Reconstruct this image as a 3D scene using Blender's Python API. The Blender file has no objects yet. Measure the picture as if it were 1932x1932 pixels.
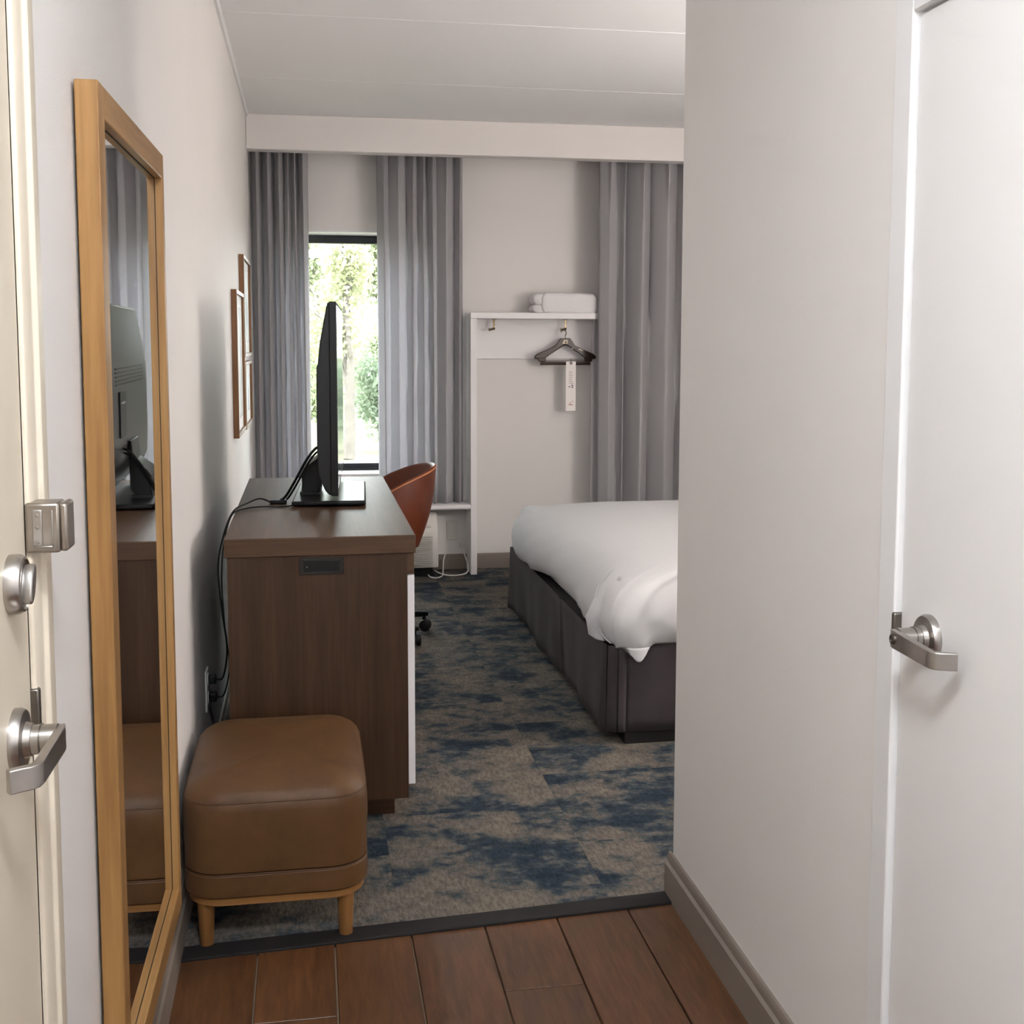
import bpy, bmesh, math, random
from mathutils import Vector, Matrix
random.seed(7)
D = bpy.data
SC = bpy.context.scene
COL = SC.collection
PI = math.pi

# ------------------------------------------------------------------ camera
CAM = Vector((0.3059, 0.0, 1.36))
F_PX, P_X, P_Y = 2269.4, 980.33, 857.92
YAW, PITCH, ROLL = 0.174, -0.0945, 0.0024
fwd = Vector((math.sin(YAW)*math.cos(PITCH), math.cos(YAW)*math.cos(PITCH), math.sin(PITCH)))
rgt = Vector((math.cos(YAW), -math.sin(YAW), 0))
upv = rgt.cross(fwd)
r2 = rgt*math.cos(ROLL) + upv*math.sin(ROLL)
u2 = upv*math.cos(ROLL) - rgt*math.sin(ROLL)
cd = D.cameras.new('camera'); cam = D.objects.new('camera', cd); COL.objects.link(cam)
cd.sensor_fit = 'HORIZONTAL'; cd.sensor_width = 36.0; cd.lens = F_PX*36.0/1932
cd.shift_x = (966-P_X)/1932; cd.shift_y = (P_Y-966)/1932
cd.clip_start = 0.02; cd.clip_end = 500
cam.matrix_world = Matrix(((r2.x, u2.x, -fwd.x, CAM.x), (r2.y, u2.y, -fwd.y, CAM.y), (r2.z, u2.z, -fwd.z, CAM.z), (0, 0, 0, 1)))
SC.camera = cam

# ------------------------------------------------------------------ sky + exposure
W = D.worlds.new('overcast_sky'); SC.world = W; W.use_nodes = True
bg = W.node_tree.nodes['Background']
bg.inputs['Color'].default_value = (0.965, 0.985, 1.0, 1); bg.inputs['Strength'].default_value = 14.0
SC.view_settings.view_transform = 'Standard'; SC.view_settings.look = 'None'
SC.view_settings.gamma = 1.0; SC.view_settings.use_curve_mapping = False
SC.view_settings.exposure = 0.42
ENTRY_BOWL, ENTRY_UP, ENTRY_COL = 78.0, 92.0, (.89, .955, 1.0, 1)      # ceiling lamp above the entry, behind the camera
BED_SHADE, BED_UP, BED_COL = 38.0, 130.0, (1.0, .965, .925, 1)            # lamp on the bed-head side of the room

# ------------------------------------------------------------------ materials
def srgb(r, g, b):
    f = lambda c: (c/255/12.92) if c/255 <= .04045 else ((c/255+.055)/1.055)**2.4
    return (f(r), f(g), f(b), 1)
class NT:
    def __init__(s, name):
        s.m = D.materials.new(name); s.m.use_nodes = True; s.t = s.m.node_tree
        s.b = s.t.nodes['Principled BSDF']; s.out = s.t.nodes['Material Output']
    def n(s, typ, **kw):
        nd = s.t.nodes.new(typ)
        for k, v in kw.items():
            if k.startswith('i_'):
                key = k[2:].replace('_', ' ')
                nd.inputs[int(key) if key.isdigit() else key].default_value = v
            else: setattr(nd, k, v)
        return nd
    def l(s, a, b): s.t.links.new(a, b)
    def coord(s, scale=(1, 1, 1), kind='Object', rnd=0.0):
        tc = s.n('ShaderNodeTexCoord'); mp = s.n('ShaderNodeMapping'); mp.inputs['Scale'].default_value = scale
        s.l(tc.outputs[kind], mp.inputs['Vector'])
        if rnd:
            oi = s.n('ShaderNodeObjectInfo'); vm = s.n('ShaderNodeVectorMath', operation='SCALE')
            cx = s.n('ShaderNodeCombineXYZ'); mu = s.n('ShaderNodeMath', operation='MULTIPLY'); mu.inputs[1].default_value = 7.3
            s.l(oi.outputs['Random'], cx.inputs[0]); s.l(oi.outputs['Random'], mu.inputs[0]); s.l(mu.outputs[0], cx.inputs[1]); s.l(mu.outputs[0], cx.inputs[2])
            s.l(cx.outputs[0], vm.inputs[0]); vm.inputs['Scale'].default_value = rnd
            ad = s.n('ShaderNodeVectorMath', operation='ADD'); s.l(mp.outputs[0], ad.inputs[0]); s.l(vm.outputs[0], ad.inputs[1])
            return ad.outputs[0]
        return mp.outputs[0]
    def noise(s, vec, scale, detail=4, rough=.55):
        nd = s.n('ShaderNodeTexNoise'); nd.inputs['Scale'].default_value = scale
        nd.inputs['Detail'].default_value = detail; nd.inputs['Roughness'].default_value = rough
        s.l(vec, nd.inputs['Vector']); return nd.outputs['Fac']
    def ramp(s, fac, stops, interp='LINEAR'):
        r = s.n('ShaderNodeValToRGB'); cr = r.color_ramp; cr.interpolation = interp
        while len(cr.elements) < len(stops): cr.elements.new(.5)
        for e, (p, c) in zip(cr.elements, stops): e.position = p; e.color = c
        s.l(fac, r.inputs['Fac']); return r.outputs['Color']
    def bump(s, h, strength=.2, dist=.01):
        b = s.n('ShaderNodeBump'); b.inputs['Strength'].default_value = strength; b.inputs['Distance'].default_value = dist
        s.l(h, b.inputs['Height']); s.l(b.outputs[0], s.b.inputs['Normal']); return b
    def base(s, c, rough=.5, metal=0, spec=None):
        if isinstance(c, tuple): s.b.inputs['Base Color'].default_value = c
        else: s.l(c, s.b.inputs['Base Color'])
        s.b.inputs['Roughness'].default_value = rough; s.b.inputs['Metallic'].default_value = metal
        if spec is not None: s.b.inputs['Specular IOR Level'].default_value = spec
def mul(c, k): return (c[0]*k, c[1]*k, c[2]*k, 1)
M = {}
def painted(name, c, var=.03, scale=3, rough=.6, bump=0, bscale=300, bdist=.001, spec=.3):
    t = NT(name); v = t.coord()
    col = t.ramp(t.noise(v, scale, 3), [(.3, mul(c, 1-var)), (.7, mul(c, 1+var))])
    t.base(col, rough, 0, spec)
    if bump: t.bump(t.noise(v, bscale, 3, .6), bump, bdist)
    M[name] = t.m; return t.m
def woody(name, dark, mid, light, axis='Z', scale=18, rough=.45, rnd=3.0, streak=.05, spec=.35, bump=.12):
    t = NT(name)
    sc = {'X': (streak, 1, 1), 'Y': (1, streak, 1), 'Z': (1, 1, streak)}[axis]
    v = t.coord(sc, rnd=rnd)
    n1 = t.noise(v, scale, 6, .65); n2 = t.noise(v, scale*5, 4, .6)
    mx = t.n('ShaderNodeMix', data_type='FLOAT'); mx.inputs['Factor'].default_value = .4
    t.l(n1, mx.inputs['A']); t.l(n2, mx.inputs['B'])
    col = t.ramp(mx.outputs['Result'], [(.34, dark), (.5, mid), (.66, light)])
    t.base(col, rough, 0, spec)
    if bump: t.bump(n2, bump, .001)
    M[name] = t.m; return t.m
def metal(name, c, rough=.3):
    t = NT(name); v = t.coord((1, 1, 1))
    col = t.ramp(t.noise(v, 60, 2), [(.3, mul(c, .93)), (.7, mul(c, 1.05))])
    t.base(col, rough, 1.0); M[name] = t.m; return t.m

painted('wallpaper', srgb(228, 223, 220), .012, 2.0, .65, .35, 420, .0012)
painted('ceiling_paint', srgb(238, 236, 236), .012, 1.2, .75, .12, 250, .0008)
painted('soffit_paint', srgb(226, 220, 217), .01, 2, .65, .15, 420, .0008)
painted('white_trim', srgb(228, 226, 226), .01, 3, .4)
painted('white_door', srgb(226, 223, 222), .012, 1.5, .38, .03, 180, .0005)
painted('cream_door', srgb(214, 202, 184), .012, 1.5, .4)
painted('taupe_base', srgb(128, 117, 108), .04, 5, .5)
painted('white_laminate', srgb(239, 235, 235), .01, 3, .4)
painted('white_plastic', srgb(222, 218, 212), .012, 4, .45)
painted('black_plastic', srgb(17, 17, 18), .1, 8, .38)
painted('black_gloss', srgb(14, 14, 16), .1, 8, .36)
painted('tv_back_plastic', srgb(29, 30, 33), .06, 6, .32)
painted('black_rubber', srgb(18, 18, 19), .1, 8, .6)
painted('black_frame', srgb(40, 41, 45), .05, 6, .4)
painted('bronze_pull', srgb(40, 38, 36), .1, 10, .35)
painted('grout', srgb(150, 132, 112), .1, 30, .8)
painted('threshold_rubber', srgb(36, 33, 33), .08, 12, .65, 0, 300, .001, .15)
painted('screen_black', srgb(10, 11, 13), .05, 3, .1)
painted('paper', srgb(247, 240, 236), .01, 5, .7)
painted('ink', srgb(150, 140, 138), .05, 9, .7)
painted('pink_ink', srgb(196, 140, 132), .05, 9, .7)
painted('mat_board', srgb(236, 236, 236), .01, 5, .7)
painted('plinth_black', srgb(26, 24, 24), .1, 8, .6)
painted('hanger_wood', srgb(54, 36, 26), .15, 14, .3)
painted('cream_emblem', srgb(216, 200, 176), .05, 20, .5)
painted('bark', srgb(83, 78, 73), .15, 6, .9)
metal('brushed_nickel', srgb(176, 172, 168), .28)
metal('satin_nickel', srgb(160, 152, 144), .34)
metal('dark_steel', srgb(120, 115, 110), .3)
metal('brass', srgb(143, 127, 104), .35)
woody('oak', srgb(128, 91, 50), srgb(156, 116, 69), srgb(174, 135, 87), 'Z', 14, .42, 2.0)
woody('oak_y', srgb(128, 91, 50), srgb(156, 116, 69), srgb(174, 135, 87), 'Y', 14, .42, 2.0)
woody('leg_oak', srgb(112, 73, 37), srgb(133, 92, 52), srgb(149, 108, 64), 'Z', 16, .4, 2.0)
woody('oak_x', srgb(116, 76, 39), srgb(137, 96, 53), srgb(153, 112, 66), 'X', 16, .4, 2.0)
woody('frame_walnut', srgb(98, 66, 37), srgb(123, 85, 52), srgb(144, 103, 66), 'Z', 16, .4, 2.0)
woody('desk_wood', srgb(49, 31, 18), srgb(62, 41, 25), srgb(75, 52, 34), 'Z', 20, .42, 2.0)
woody('desk_wood_x', srgb(62, 42, 27), srgb(78, 55, 37), srgb(92, 67, 47), 'X', 20, .42, 2.0)
woody('desk_top_wood', srgb(62, 42, 27), srgb(78, 55, 37), srgb(92, 67, 47), 'Y', 18, .46, 0, .05, .35, .05)
# wood-look floor plank
t = NT('plank_wood'); v = t.coord((1, .12, 1), rnd=5.0)
n1 = t.noise(v, 7, 5, .6); n2 = t.noise(v, 70, 5, .65); v2 = t.coord((1, .6, 1), rnd=3.0); n3 = t.noise(v2, 5, 3)
c1 = t.ramp(n1, [(.3, srgb(63, 37, 20)), (.52, srgb(84, 52, 29)), (.72, srgb(101, 66, 40))])
c2 = t.ramp(n2, [(.35, srgb(59, 33, 17)), (.65, srgb(107, 71, 43))])
mx = t.n('ShaderNodeMix', data_type='RGBA'); mx.inputs['Factor'].default_value = .5; t.l(c1, mx.inputs['A']); t.l(c2, mx.inputs['B'])
mx2 = t.n('ShaderNodeMix', data_type='RGBA'); t.l(t.ramp(n3, [(.5, (0, 0, 0, 1)), (.75, (.55, .55, .55, 1))]), mx2.inputs['Factor'])
t.l(mx.outputs['Result'], mx2.inputs['A']); mx2.inputs['B'].default_value = srgb(71, 51, 37)
t.base(mx2.outputs['Result'], .42, 0, .4); t.bump(n2, .15, .001); M['plank_wood'] = t.m
# carpet
t = NT('carpet'); v = t.coord((1, 1.2, 1), rnd=11.0)
blot = t.noise(v, 5.2, 6, .62); fine = t.noise(t.coord((1, .32, 1), rnd=4.0), 105, 3, .7); mid = t.noise(v, 30, 5, .7)
a = t.n('ShaderNodeMath', operation='MULTIPLY'); a.inputs[1].default_value = .34; t.l(mid, a.inputs[0])
a2 = t.n('ShaderNodeMath', operation='MULTIPLY'); a2.inputs[1].default_value = .16; t.l(fine, a2.inputs[0])
s1 = t.n('ShaderNodeMath', operation='ADD'); t.l(blot, s1.inputs[0]); t.l(a.outputs[0], s1.inputs[1])
s2 = t.n('ShaderNodeMath', operation='ADD'); t.l(s1.outputs[0], s2.inputs[0]); t.l(a2.outputs[0], s2.inputs[1])
colr = t.ramp(s2.outputs[0], [(.62, srgb(111, 103, 94)), (.73, srgb(96, 91, 86)), (.78, srgb(68, 74, 77)), (.835, srgb(46, 55, 65)), (.95, srgb(33, 44, 53))])
fr = t.ramp(fine, [(.38, (.55, .55, .56, 1)), (.62, (1.18, 1.17, 1.15, 1))])
mx = t.n('ShaderNodeMix', data_type='RGBA', blend_type='MULTIPLY'); mx.inputs['Factor'].default_value = .8
t.l(colr, mx.inputs['A']); t.l(fr, mx.inputs['B'])
t.base(mx.outputs['Result'], .95, 0, .1); t.bump(fine, .8, .004); M['carpet'] = t.m
# leather
t = NT('tan_leather'); v = t.coord(rnd=1.0)
vo = t.n('ShaderNodeTexVoronoi'); vo.inputs['Scale'].default_value = 420; t.l(v, vo.inputs['Vector'])
t.base(t.ramp(t.noise(v, 9, 5, .65), [(.3, srgb(77, 51, 28)), (.7, srgb(92, 63, 35))]), .5, 0, .3)
t.bump(vo.outputs['Distance'], .25, .0008); M['tan_leather'] = t.m
t = NT('rust_leather'); v = t.coord()
t.base(t.ramp(t.noise(v, 7, 4), [(.3, srgb(85, 37, 17)), (.7, srgb(99, 45, 23))]), .45, 0, .35); M['rust_leather'] = t.m
painted('piping', srgb(190, 122, 84), .05, 9, .5)
painted('leather_thread', srgb(84, 56, 36), .05, 9, .6)
# fabrics
def fabric(name, c, bs=900, trans=0.0, var=.06, tcol=None, rough=.85):
    t = NT(name); v = t.coord()
    w = t.noise(v, bs, 2, .7)
    col = t.ramp(w, [(.3, mul(c, 1-var)), (.7, mul(c, 1+var))])
    t.base(col, rough, 0, .15); t.bump(w, .25, .001)
    if trans:
        tr = t.n('ShaderNodeBsdfTranslucent'); tr.inputs['Color'].default_value = tcol or c
        ms = t.n('ShaderNodeMixShader'); ms.inputs[0].default_value = trans
        t.l(t.b.outputs[0], ms.inputs[1]); t.l(tr.outputs[0], ms.inputs[2]); t.l(ms.outputs[0], t.out.inputs['Surface'])
    M[name] = t.m; return t.m
fabric('curtain_grey', srgb(192, 189, 190), 700, .34, .06, srgb(226, 226, 232))
fabric('duvet_white', srgb(202, 201, 202), 500, 0, .02)
fabric('towel_white', srgb(232, 228, 229), 350, 0, .04)
t = NT('skirt_velvet'); v = t.coord()
t.base(t.ramp(t.noise(v, 5, 4), [(.3, srgb(57, 51, 52)), (.7, srgb(70, 64, 65))]), .95, 0, .03)
t.b.inputs['Sheen Weight'].default_value = .04; t.bump(t.noise(v, 700, 2), .2, .001); M['skirt_velvet'] = t.m
# mirror, glass
t = NT('mirror_silver'); t.base(t.ramp(t.noise(t.coord(), 2, 1), [(.3, (.80, .81, .82, 1)), (.7, (.82, .83, .84, 1))]), .015, 1.0); M['mirror_silver'] = t.m
def glass(name, tint, k):
    t = NT(name)
    tr = t.n('ShaderNodeBsdfTransparent'); tr.inputs['Color'].default_value = tint
    gl = t.n('ShaderNodeBsdfGlossy'); gl.inputs['Roughness'].default_value = .01
    fz = t.n('ShaderNodeFresnel'); fz.inputs['IOR'].default_value = k
    ms = t.n('ShaderNodeMixShader'); t.l(fz.outputs[0], ms.inputs[0]); t.l(tr.outputs[0], ms.inputs[1]); t.l(gl.outputs[0], ms.inputs[2])
    t.l(ms.outputs[0], t.out.inputs['Surface']); M[name] = t.m
glass('window_glass', (.95, .98, .97, 1), 1.3)
glass('picture_glass', (1, 1, 1, 1), 1.25)
def leafy(name, a, b):
    t = NT(name); oi = t.coord()
    col = t.ramp(t.noise(oi, .9, 3), [(.3, a), (.7, b)])
    t.base(col, .7, 0, .2)
    tr = t.n('ShaderNodeBsdfTranslucent'); t.l(col, tr.inputs['Color'])
    ms = t.n('ShaderNodeMixShader'); ms.inputs[0].default_value = .45
    t.l(t.b.outputs[0], ms.inputs[1]); t.l(tr.outputs[0], ms.inputs[2]); t.l(ms.outputs[0], t.out.inputs['Surface']); M[name] = t.m
leafy('leaf_pale', srgb(133, 138, 106), srgb(159, 160, 127))
leafy('leaf_mid', srgb(126, 136, 108), srgb(154, 161, 128))
leafy('leaf_deep', srgb(108, 121, 103), srgb(134, 147, 123))
painted('lawn', srgb(92, 92, 70), .12, .6, .9)
t = NT('abstract_print'); v = t.coord((1, 1.4, 1), rnd=3.0)
t.base(t.ramp(t.noise(v, 5, 2), [(.40, srgb(228, 228, 226)), (.5, srgb(186, 190, 194)), (.56, srgb(206, 206, 204)), (.66, srgb(150, 158, 166))]), .6); M['abstract_print'] = t.m
for nm, st, lc in (('entry_bowl', ENTRY_BOWL, ENTRY_COL), ('entry_up', ENTRY_UP, ENTRY_COL), ('shade_glow', BED_SHADE, BED_COL), ('shade_up', BED_UP, BED_COL)):
    t = NT(nm); t.base((.9, .9, .88, 1), .5)
    t.b.inputs['Emission Color'].default_value = lc; t.b.inputs['Emission Strength'].default_value = st; M[nm] = t.m

# ------------------------------------------------------------------ mesh builder
class MB:
    def __init__(s): s.v = []; s.f = []
    def add(s, vs, fs):
        o = len(s.v); s.v += [tuple(p) for p in vs]; s.f += [tuple(i+o for i in f) for f in fs]; return s
    def box(s, x0, x1, y0, y1, z0, z1):
        return s.add([(x0, y0, z0), (x1, y0, z0), (x1, y1, z0), (x0, y1, z0), (x0, y0, z1), (x1, y0, z1), (x1, y1, z1), (x0, y1, z1)],
                     [(0, 3, 2, 1), (4, 5, 6, 7), (0, 1, 5, 4), (1, 2, 6, 5), (2, 3, 7, 6), (3, 0, 4, 7)])
    def prism(s, poly, axis, a, b):
        def P(u, w, t): return {'X': (t, u, w), 'Y': (u, t, w), 'Z': (u, w, t)}[axis]
        n = len(poly); vs = [P(u, w, a) for u, w in poly] + [P(u, w, b) for u, w in poly]
        fs = [tuple(range(n-1, -1, -1)), tuple(range(n, 2*n))] + [(i, (i+1) % n, n+(i+1) % n, n+i) for i in range(n)]
        return s.add(vs, fs)
    def lathe(s, prof, c=(0, 0, 0), axis=(0, 0, 1), seg=24):
        ax = Vector(axis).normalized(); t = Vector((1, 0, 0)) if abs(ax.x) < .9 else Vector((0, 1, 0))
        a = ax.cross(t).normalized(); b = ax.cross(a); c = Vector(c); vs = []; fs = []
        for r, h in prof:
            for k in range(seg):
                th = 2*PI*k/seg; vs.append(c + ax*h + (a*math.cos(th)+b*math.sin(th))*r)
        for i in range(len(prof)-1):
            for k in range(seg):
                k2 = (k+1) % seg; fs.append((i*seg+k, i*seg+k2, (i+1)*seg+k2, (i+1)*seg+k))
        fs.append(tuple(range(seg-1, -1, -1))); fs.append(tuple((len(prof)-1)*seg+k for k in range(seg)))
        return s.add(vs, fs)
    def cyl(s, a, b, r0, r1=None, seg=20):
        a = Vector(a); b = Vector(b); r1 = r0 if r1 is None else r1
        return s.lathe([(r0, 0), (r1, (b-a).length)], a, b-a, seg)
    def tube(s, pts, r, seg=8, closed=False):
        pts = [Vector(p) for p in pts]; n = len(pts); vs = []; fs = []
        rad = r if isinstance(r, (list, tuple)) else [r]*n
        nrm = None
        for i, p in enumerate(pts):
            d = (pts[min(i+1, n-1)]-pts[max(i-1, 0)]).normalized()
            if nrm is None:
                t = Vector((0, 0, 1)) if abs(d.z) < .9 else Vector((1, 0, 0)); nrm = d.cross(t).normalized()
            else:
                nrm = (nrm - d*nrm.dot(d)).normalized()
            bn = d.cross(nrm)
            for k in range(seg):
                th = 2*PI*k/seg; vs.append(p + (nrm*math.cos(th)+bn*math.sin(th))*rad[i])
        for i in range(n-1):
            for k in range(seg):
                k2 = (k+1) % seg; fs.append((i*seg+k, i*seg+k2, (i+1)*seg+k2, (i+1)*seg+k))
        fs.append(tuple(range(seg-1, -1, -1))); fs.append(tuple((n-1)*seg+k for k in range(seg)))
        return s.add(vs, fs)
    def grid(s, fn, nu, nv, cu=False):
        vs = [fn(i, j) for i in range(nu) for j in range(nv)]
        fs = [(i*nv+j, ((i+1) % nu)*nv+j, ((i+1) % nu)*nv+j+1, i*nv+j+1) for i in range(nu if cu else nu-1) for j in range(nv-1)]
        return s.add(vs, fs)
    def build(s, name, mat, parent=None, bevel=0, seg=2, smooth=True, sub=0, angle=35, solid=0, off=-1):
        me = D.meshes.new(name); me.from_pydata(s.v, [], s.f)
        bm = bmesh.new(); bm.from_mesh(me); bmesh.ops.recalc_face_normals(bm, faces=bm.faces); bm.to_mesh(me); bm.free()
        o = D.objects.new(name, me); COL.objects.link(o)
        me.materials.append(M[mat])
        if smooth: me.shade_smooth(); 
        if solid:
            m = o.modifiers.new('thickness', 'SOLIDIFY'); m.thickness = solid; m.offset = off
        if bevel:
            m = o.modifiers.new('bevel', 'BEVEL'); m.width = bevel; m.segments = seg; m.limit_method = 'ANGLE'; m.angle_limit = math.radians(40)
        if sub:
            m = o.modifiers.new('sub', 'SUBSURF'); m.levels = sub; m.render_levels = sub
        if smooth and not sub:
            try: me.set_sharp_from_angle(angle=math.radians(angle))
            except Exception: pass
        if parent is not None: o.parent = parent
        return o
def box(x0, x1, y0, y1, z0, z1): return MB().box(x0, x1, y0, y1, z0, z1)
def tag(o, label, cat=None, group=None, kind=None):
    o['label'] = label
    if cat: o['category'] = cat
    if group: o['group'] = group
    if kind: o['kind'] = kind
    return o
def thing(name, label, cat, loc=(0, 0, 0), group=None, kind=None):
    o = D.objects.new(name, None); COL.objects.link(o); o.location = loc; o.empty_display_size = .1
    return tag(o, label, cat, group, kind)
def under(o, parent):                       # parent keeping world-space geometry
    o.parent = parent; o.matrix_parent_inverse = Matrix.Translation(-Vector(parent.location)); return o
def P(mb, name, mat, par, **kw):            # part with world-space coordinates under a located empty
    o = mb.build(name, mat, None, **kw); return under(o, par)
def S(mb, name, mat, par, **kw):            # sub-part under a mesh part
    o = mb.build(name, mat, None, **kw); o.parent = par; return o
def structure(o, label): o['kind'] = 'structure'; o['label'] = label; return o

# ------------------------------------------------------------------ room shell
XR, ZC, YS, ZS, YB, YC = 1.1724, 2.55, 6.63, 2.366, 7.066, 2.742
XB, YF = 3.55, -0.75
# window opening
WX0, WX1, WZ0, WZ1 = .20, .98, .578, 1.992
WT = .30

floor = structure(box(-.12, XB+.12, YF-.12, YB+.12, -.12, -.012).build('floor', 'grout', smooth=False), 'floor with brown wood planks at the entry and blue grey carpet tiles beyond')
def thr_y(x): return 2.610 + .073*x
# planks
seams = [-.165, .006, .178, .348, .5215, .6935, .868, 1.045, 1.225]
ends = {0: [1.9], 1: [1.45], 2: [2.34, 1.15], 3: [1.9, .7], 4: [1.35], 5: [2.378, 1.18], 6: [1.6, .4], 7: [2.05, .85]}
for i in range(8):
    x0 = max(seams[i], 0.002)+.0018; x1 = min(seams[i+1], XR-.002)-.0018
    if x1-x0 < .02: continue
    ys = [thr_y((x0+x1)/2)+.02] + sorted(ends[i], reverse=True) + [YF+.001]
    for a, b in zip(ys[:-1], ys[1:]):
        yy0, yy1 = b+.0018, a-.0018
        xc, yc = (x0+x1)/2, (yy0+yy1)/2
        o = box(x0-xc, x1-xc, yy0-yc, yy1-yc, -.012, 0).build('floor_plank', 'plank_wood', None, bevel=.0015, seg=1, smooth=False)
        o.location = (xc, yc, 0); o.parent = floor
# carpet tiles, half-lapped columns
T = .515
cx0 = 1.015 - 2*T
k = 0
x = cx0
while x < XB:
    y = 1.5 + (0 if k % 2 == 0 else T/2) + .045
    while y < YB:
        xa, xb_ = max(x, 0.001), min(x+T, XB-.001); ya, yb_ = max(y, 2.70 + .073*min(xa, XR)+.0), min(y+T, YB-.001)
        if xa < XR-.02: ya0, ya1 = max(y, thr_y(xa)+.03), max(y, thr_y(min(xb_, XR))+.03)
        else: ya0 = ya1 = max(y, 2.62)
        if yb_-max(ya0, ya1) > .01 and xb_-xa > .01:
            xc, yc = (xa+xb_)/2, (max(ya0, ya1)+yb_)/2
            e = .0001
            mb = MB().prism([(xa+e-xc, ya0+e-yc), (xb_-e-xc, ya1+e-yc), (xb_-e-xc, yb_-e-yc), (xa+e-xc, yb_-e-yc)], 'Z', -.012, .001)
            o = mb.build('carpet_tile', 'carpet', None, bevel=.0004, seg=1, smooth=False)
            o.location = (xc, yc, 0); o.parent = floor
        y += T
    x += T; k += 1
# threshold strip
o = MB().prism([(.001, thr_y(0)), (XR-.001, thr_y(XR)), (XR-.001, thr_y(XR)+.062), (.001, thr_y(0)+.062)], 'Z', -.006, .006).build('trim_1', 'threshold_rubber', bevel=.003, seg=2)
structure(o, 'dark rubber transition strip between wood planks and carpet')

# ceiling of long slabs with shallow joints
ceil = structure(box(-.12, XB+.12, YF-.12, YB+.12, ZC+.03, ZC+.15).build('ceiling', 'ceiling_paint', smooth=False), 'white painted ceiling of wide slabs with thin joints')
yy = 4.624-1.113*5
while yy < YB+.05:
    a, b = max(yy, YF-.05), min(yy+1.113, YB+.05)
    if b > a+.02: S(box(-.05, XB+.05, a+.003, b-.003, ZC, ZC+.031), 'ceiling_panel', 'ceiling_paint', ceil, bevel=.002, seg=1, smooth=False)
    if YF < yy < YB: S(box(-.05, XB+.05, yy-.0045, yy+.0045, ZC+.014, ZC+.028), 'joint_sealant', 'ceiling_paint', ceil, smooth=False)
    yy += 1.113
# walls
DY0, DY1, DZ = .78, 1.646, 1.829         # right door opening
LDY0, LDY1 = .45, 1.372                   # left door opening
w = MB(); w.box(-.12, 0, LDY1, YB+.12, -.02, ZC+.02); w.box(-.12, 0, YF-.12, LDY0, -.02, ZC+.02); w.box(-.12, 0, LDY0, LDY1, 1.93, ZC+.02)
structure(w.build('wall_left', 'wallpaper', smooth=False), 'long white textured wall with mirror and pictures')
w = MB(); w.box(XR, XR+.12, DY1, YC, -.02, ZC+.02); w.box(XR, XR+.12, YF, DY0, -.02, ZC+.02); w.box(XR, XR+.12, DY0, DY1, DZ, ZC+.02); w.box(XR+.12, XB, YC-.12, YC, -.02, ZC+.02)
structure(w.build('wall_right', 'wallpaper', None, bevel=.004, seg=2), 'white textured wall beside the white door, ending at the bedroom')
w = MB(); w.box(-.12, WX0, YB, YB+WT, -.02, ZC+.02); w.box(WX1, XB+.12, YB, YB+WT, -.02, ZC+.02); w.box(WX0, WX1, YB, YB+WT, WZ1, ZC+.02); w.box(WX0, WX1, YB, YB+WT, -.02, WZ0)
structure(w.build('wall_back', 'wallpaper', smooth=False), 'far wall with the window and open hanging niche')
structure(box(-.12, XR+.3, YF-.12, YF, -.02, ZC+.02).build('wall_front', 'wallpaper', smooth=False), 'white wall behind the entry')
structure(box(XB, XB+.12, YC-.12, YB+.14, -.02, ZC+.02).build('wall_bedroom', 'wallpaper', smooth=False), 'bedroom side wall behind the bed head')
structure(box(.0005, XB, YS, YS+.10, ZS, ZC+.001).build('wall_soffit', 'soffit_paint', None, bevel=.004), 'pale boxed soffit above the curtains')
structure(MB().prism([(0, ZC-.014), (.010, ZC-.014), (.016, ZC-.004), (.016, ZC+.001), (0, ZC+.001)], 'Y', YF, YS+.001).build('trim_2', 'white_trim'), 'thin white strip along the top of the long wall')
# baseboards
def bprof(t, h): return [(0, 0), (t, 0), (t, h-.028), (t*.62, h-.022), (t*.62, h-.008), (t*.4, h), (0, h)]
hb = .107
structure(MB().prism([(XR-u, z) for u, z in bprof(.016, hb)], 'Y', 1.70, YC+.012).add([], []).build('baseboard_right', 'taupe_base'), 'taupe stepped baseboard along the textured wall')
o = MB().prism([(YC+u*.75, z) for u, z in bprof(.016, hb)], 'X', XR-.006, XB).build('baseboard_return', 'taupe_base'); structure(o, 'taupe baseboard turning the wall corner')
structure(MB().prism([(u, z) for u, z in bprof(.014, hb)], 'Y', 1.47, YB).build('baseboard_left', 'taupe_base'), 'taupe baseboard along the long wall')
structure(MB().prism([(YB-u, z) for u, z in bprof(.016, .09)], 'X', .014, XB).build('baseboard_back', 'taupe_base'), 'taupe baseboard along the far wall')

# ------------------------------------------------------------------ window
win = thing('window_1', 'tall dark framed window between grey curtains', None, ((WX0+WX1)/2, YB+.24, WZ0), kind='structure')
fy0, fy1 = YB+.215, YB+.265
P(box(WX0, WX1, fy0, fy1, 1.931, 1.978), 'window_frame_head', 'black_frame', win, bevel=.004)
P(box(WX0, WX1, fy0, fy1, .596, .622), 'window_frame_sill', 'black_frame', win, bevel=.004)
P(box(WX0, WX1, fy0-.012, fy0+.01, .580, .600), 'window_frame_ledge', 'black_frame', win, bevel=.003)
for a in (WX0, WX1-.04): P(box(a, a+.04, fy0+.001, fy1-.001, .61, 1.94), 'window_frame_stile', 'black_frame', win, bevel=.004)
P(box(WX0+.01, WX1-.01, fy0+.022, fy0+.028, .61, 1.94), 'pane', 'window_glass', win, smooth=False)
P(box(WX0, WX1, YB+.001, fy1, 1.978, WZ1+.002), 'reveal_head', 'white_trim', win)
P(box(WX0, WX1, YB-.004, fy1, WZ0-.004, .581), 'inner_sill', 'white_trim', win, bevel=.002)
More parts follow.
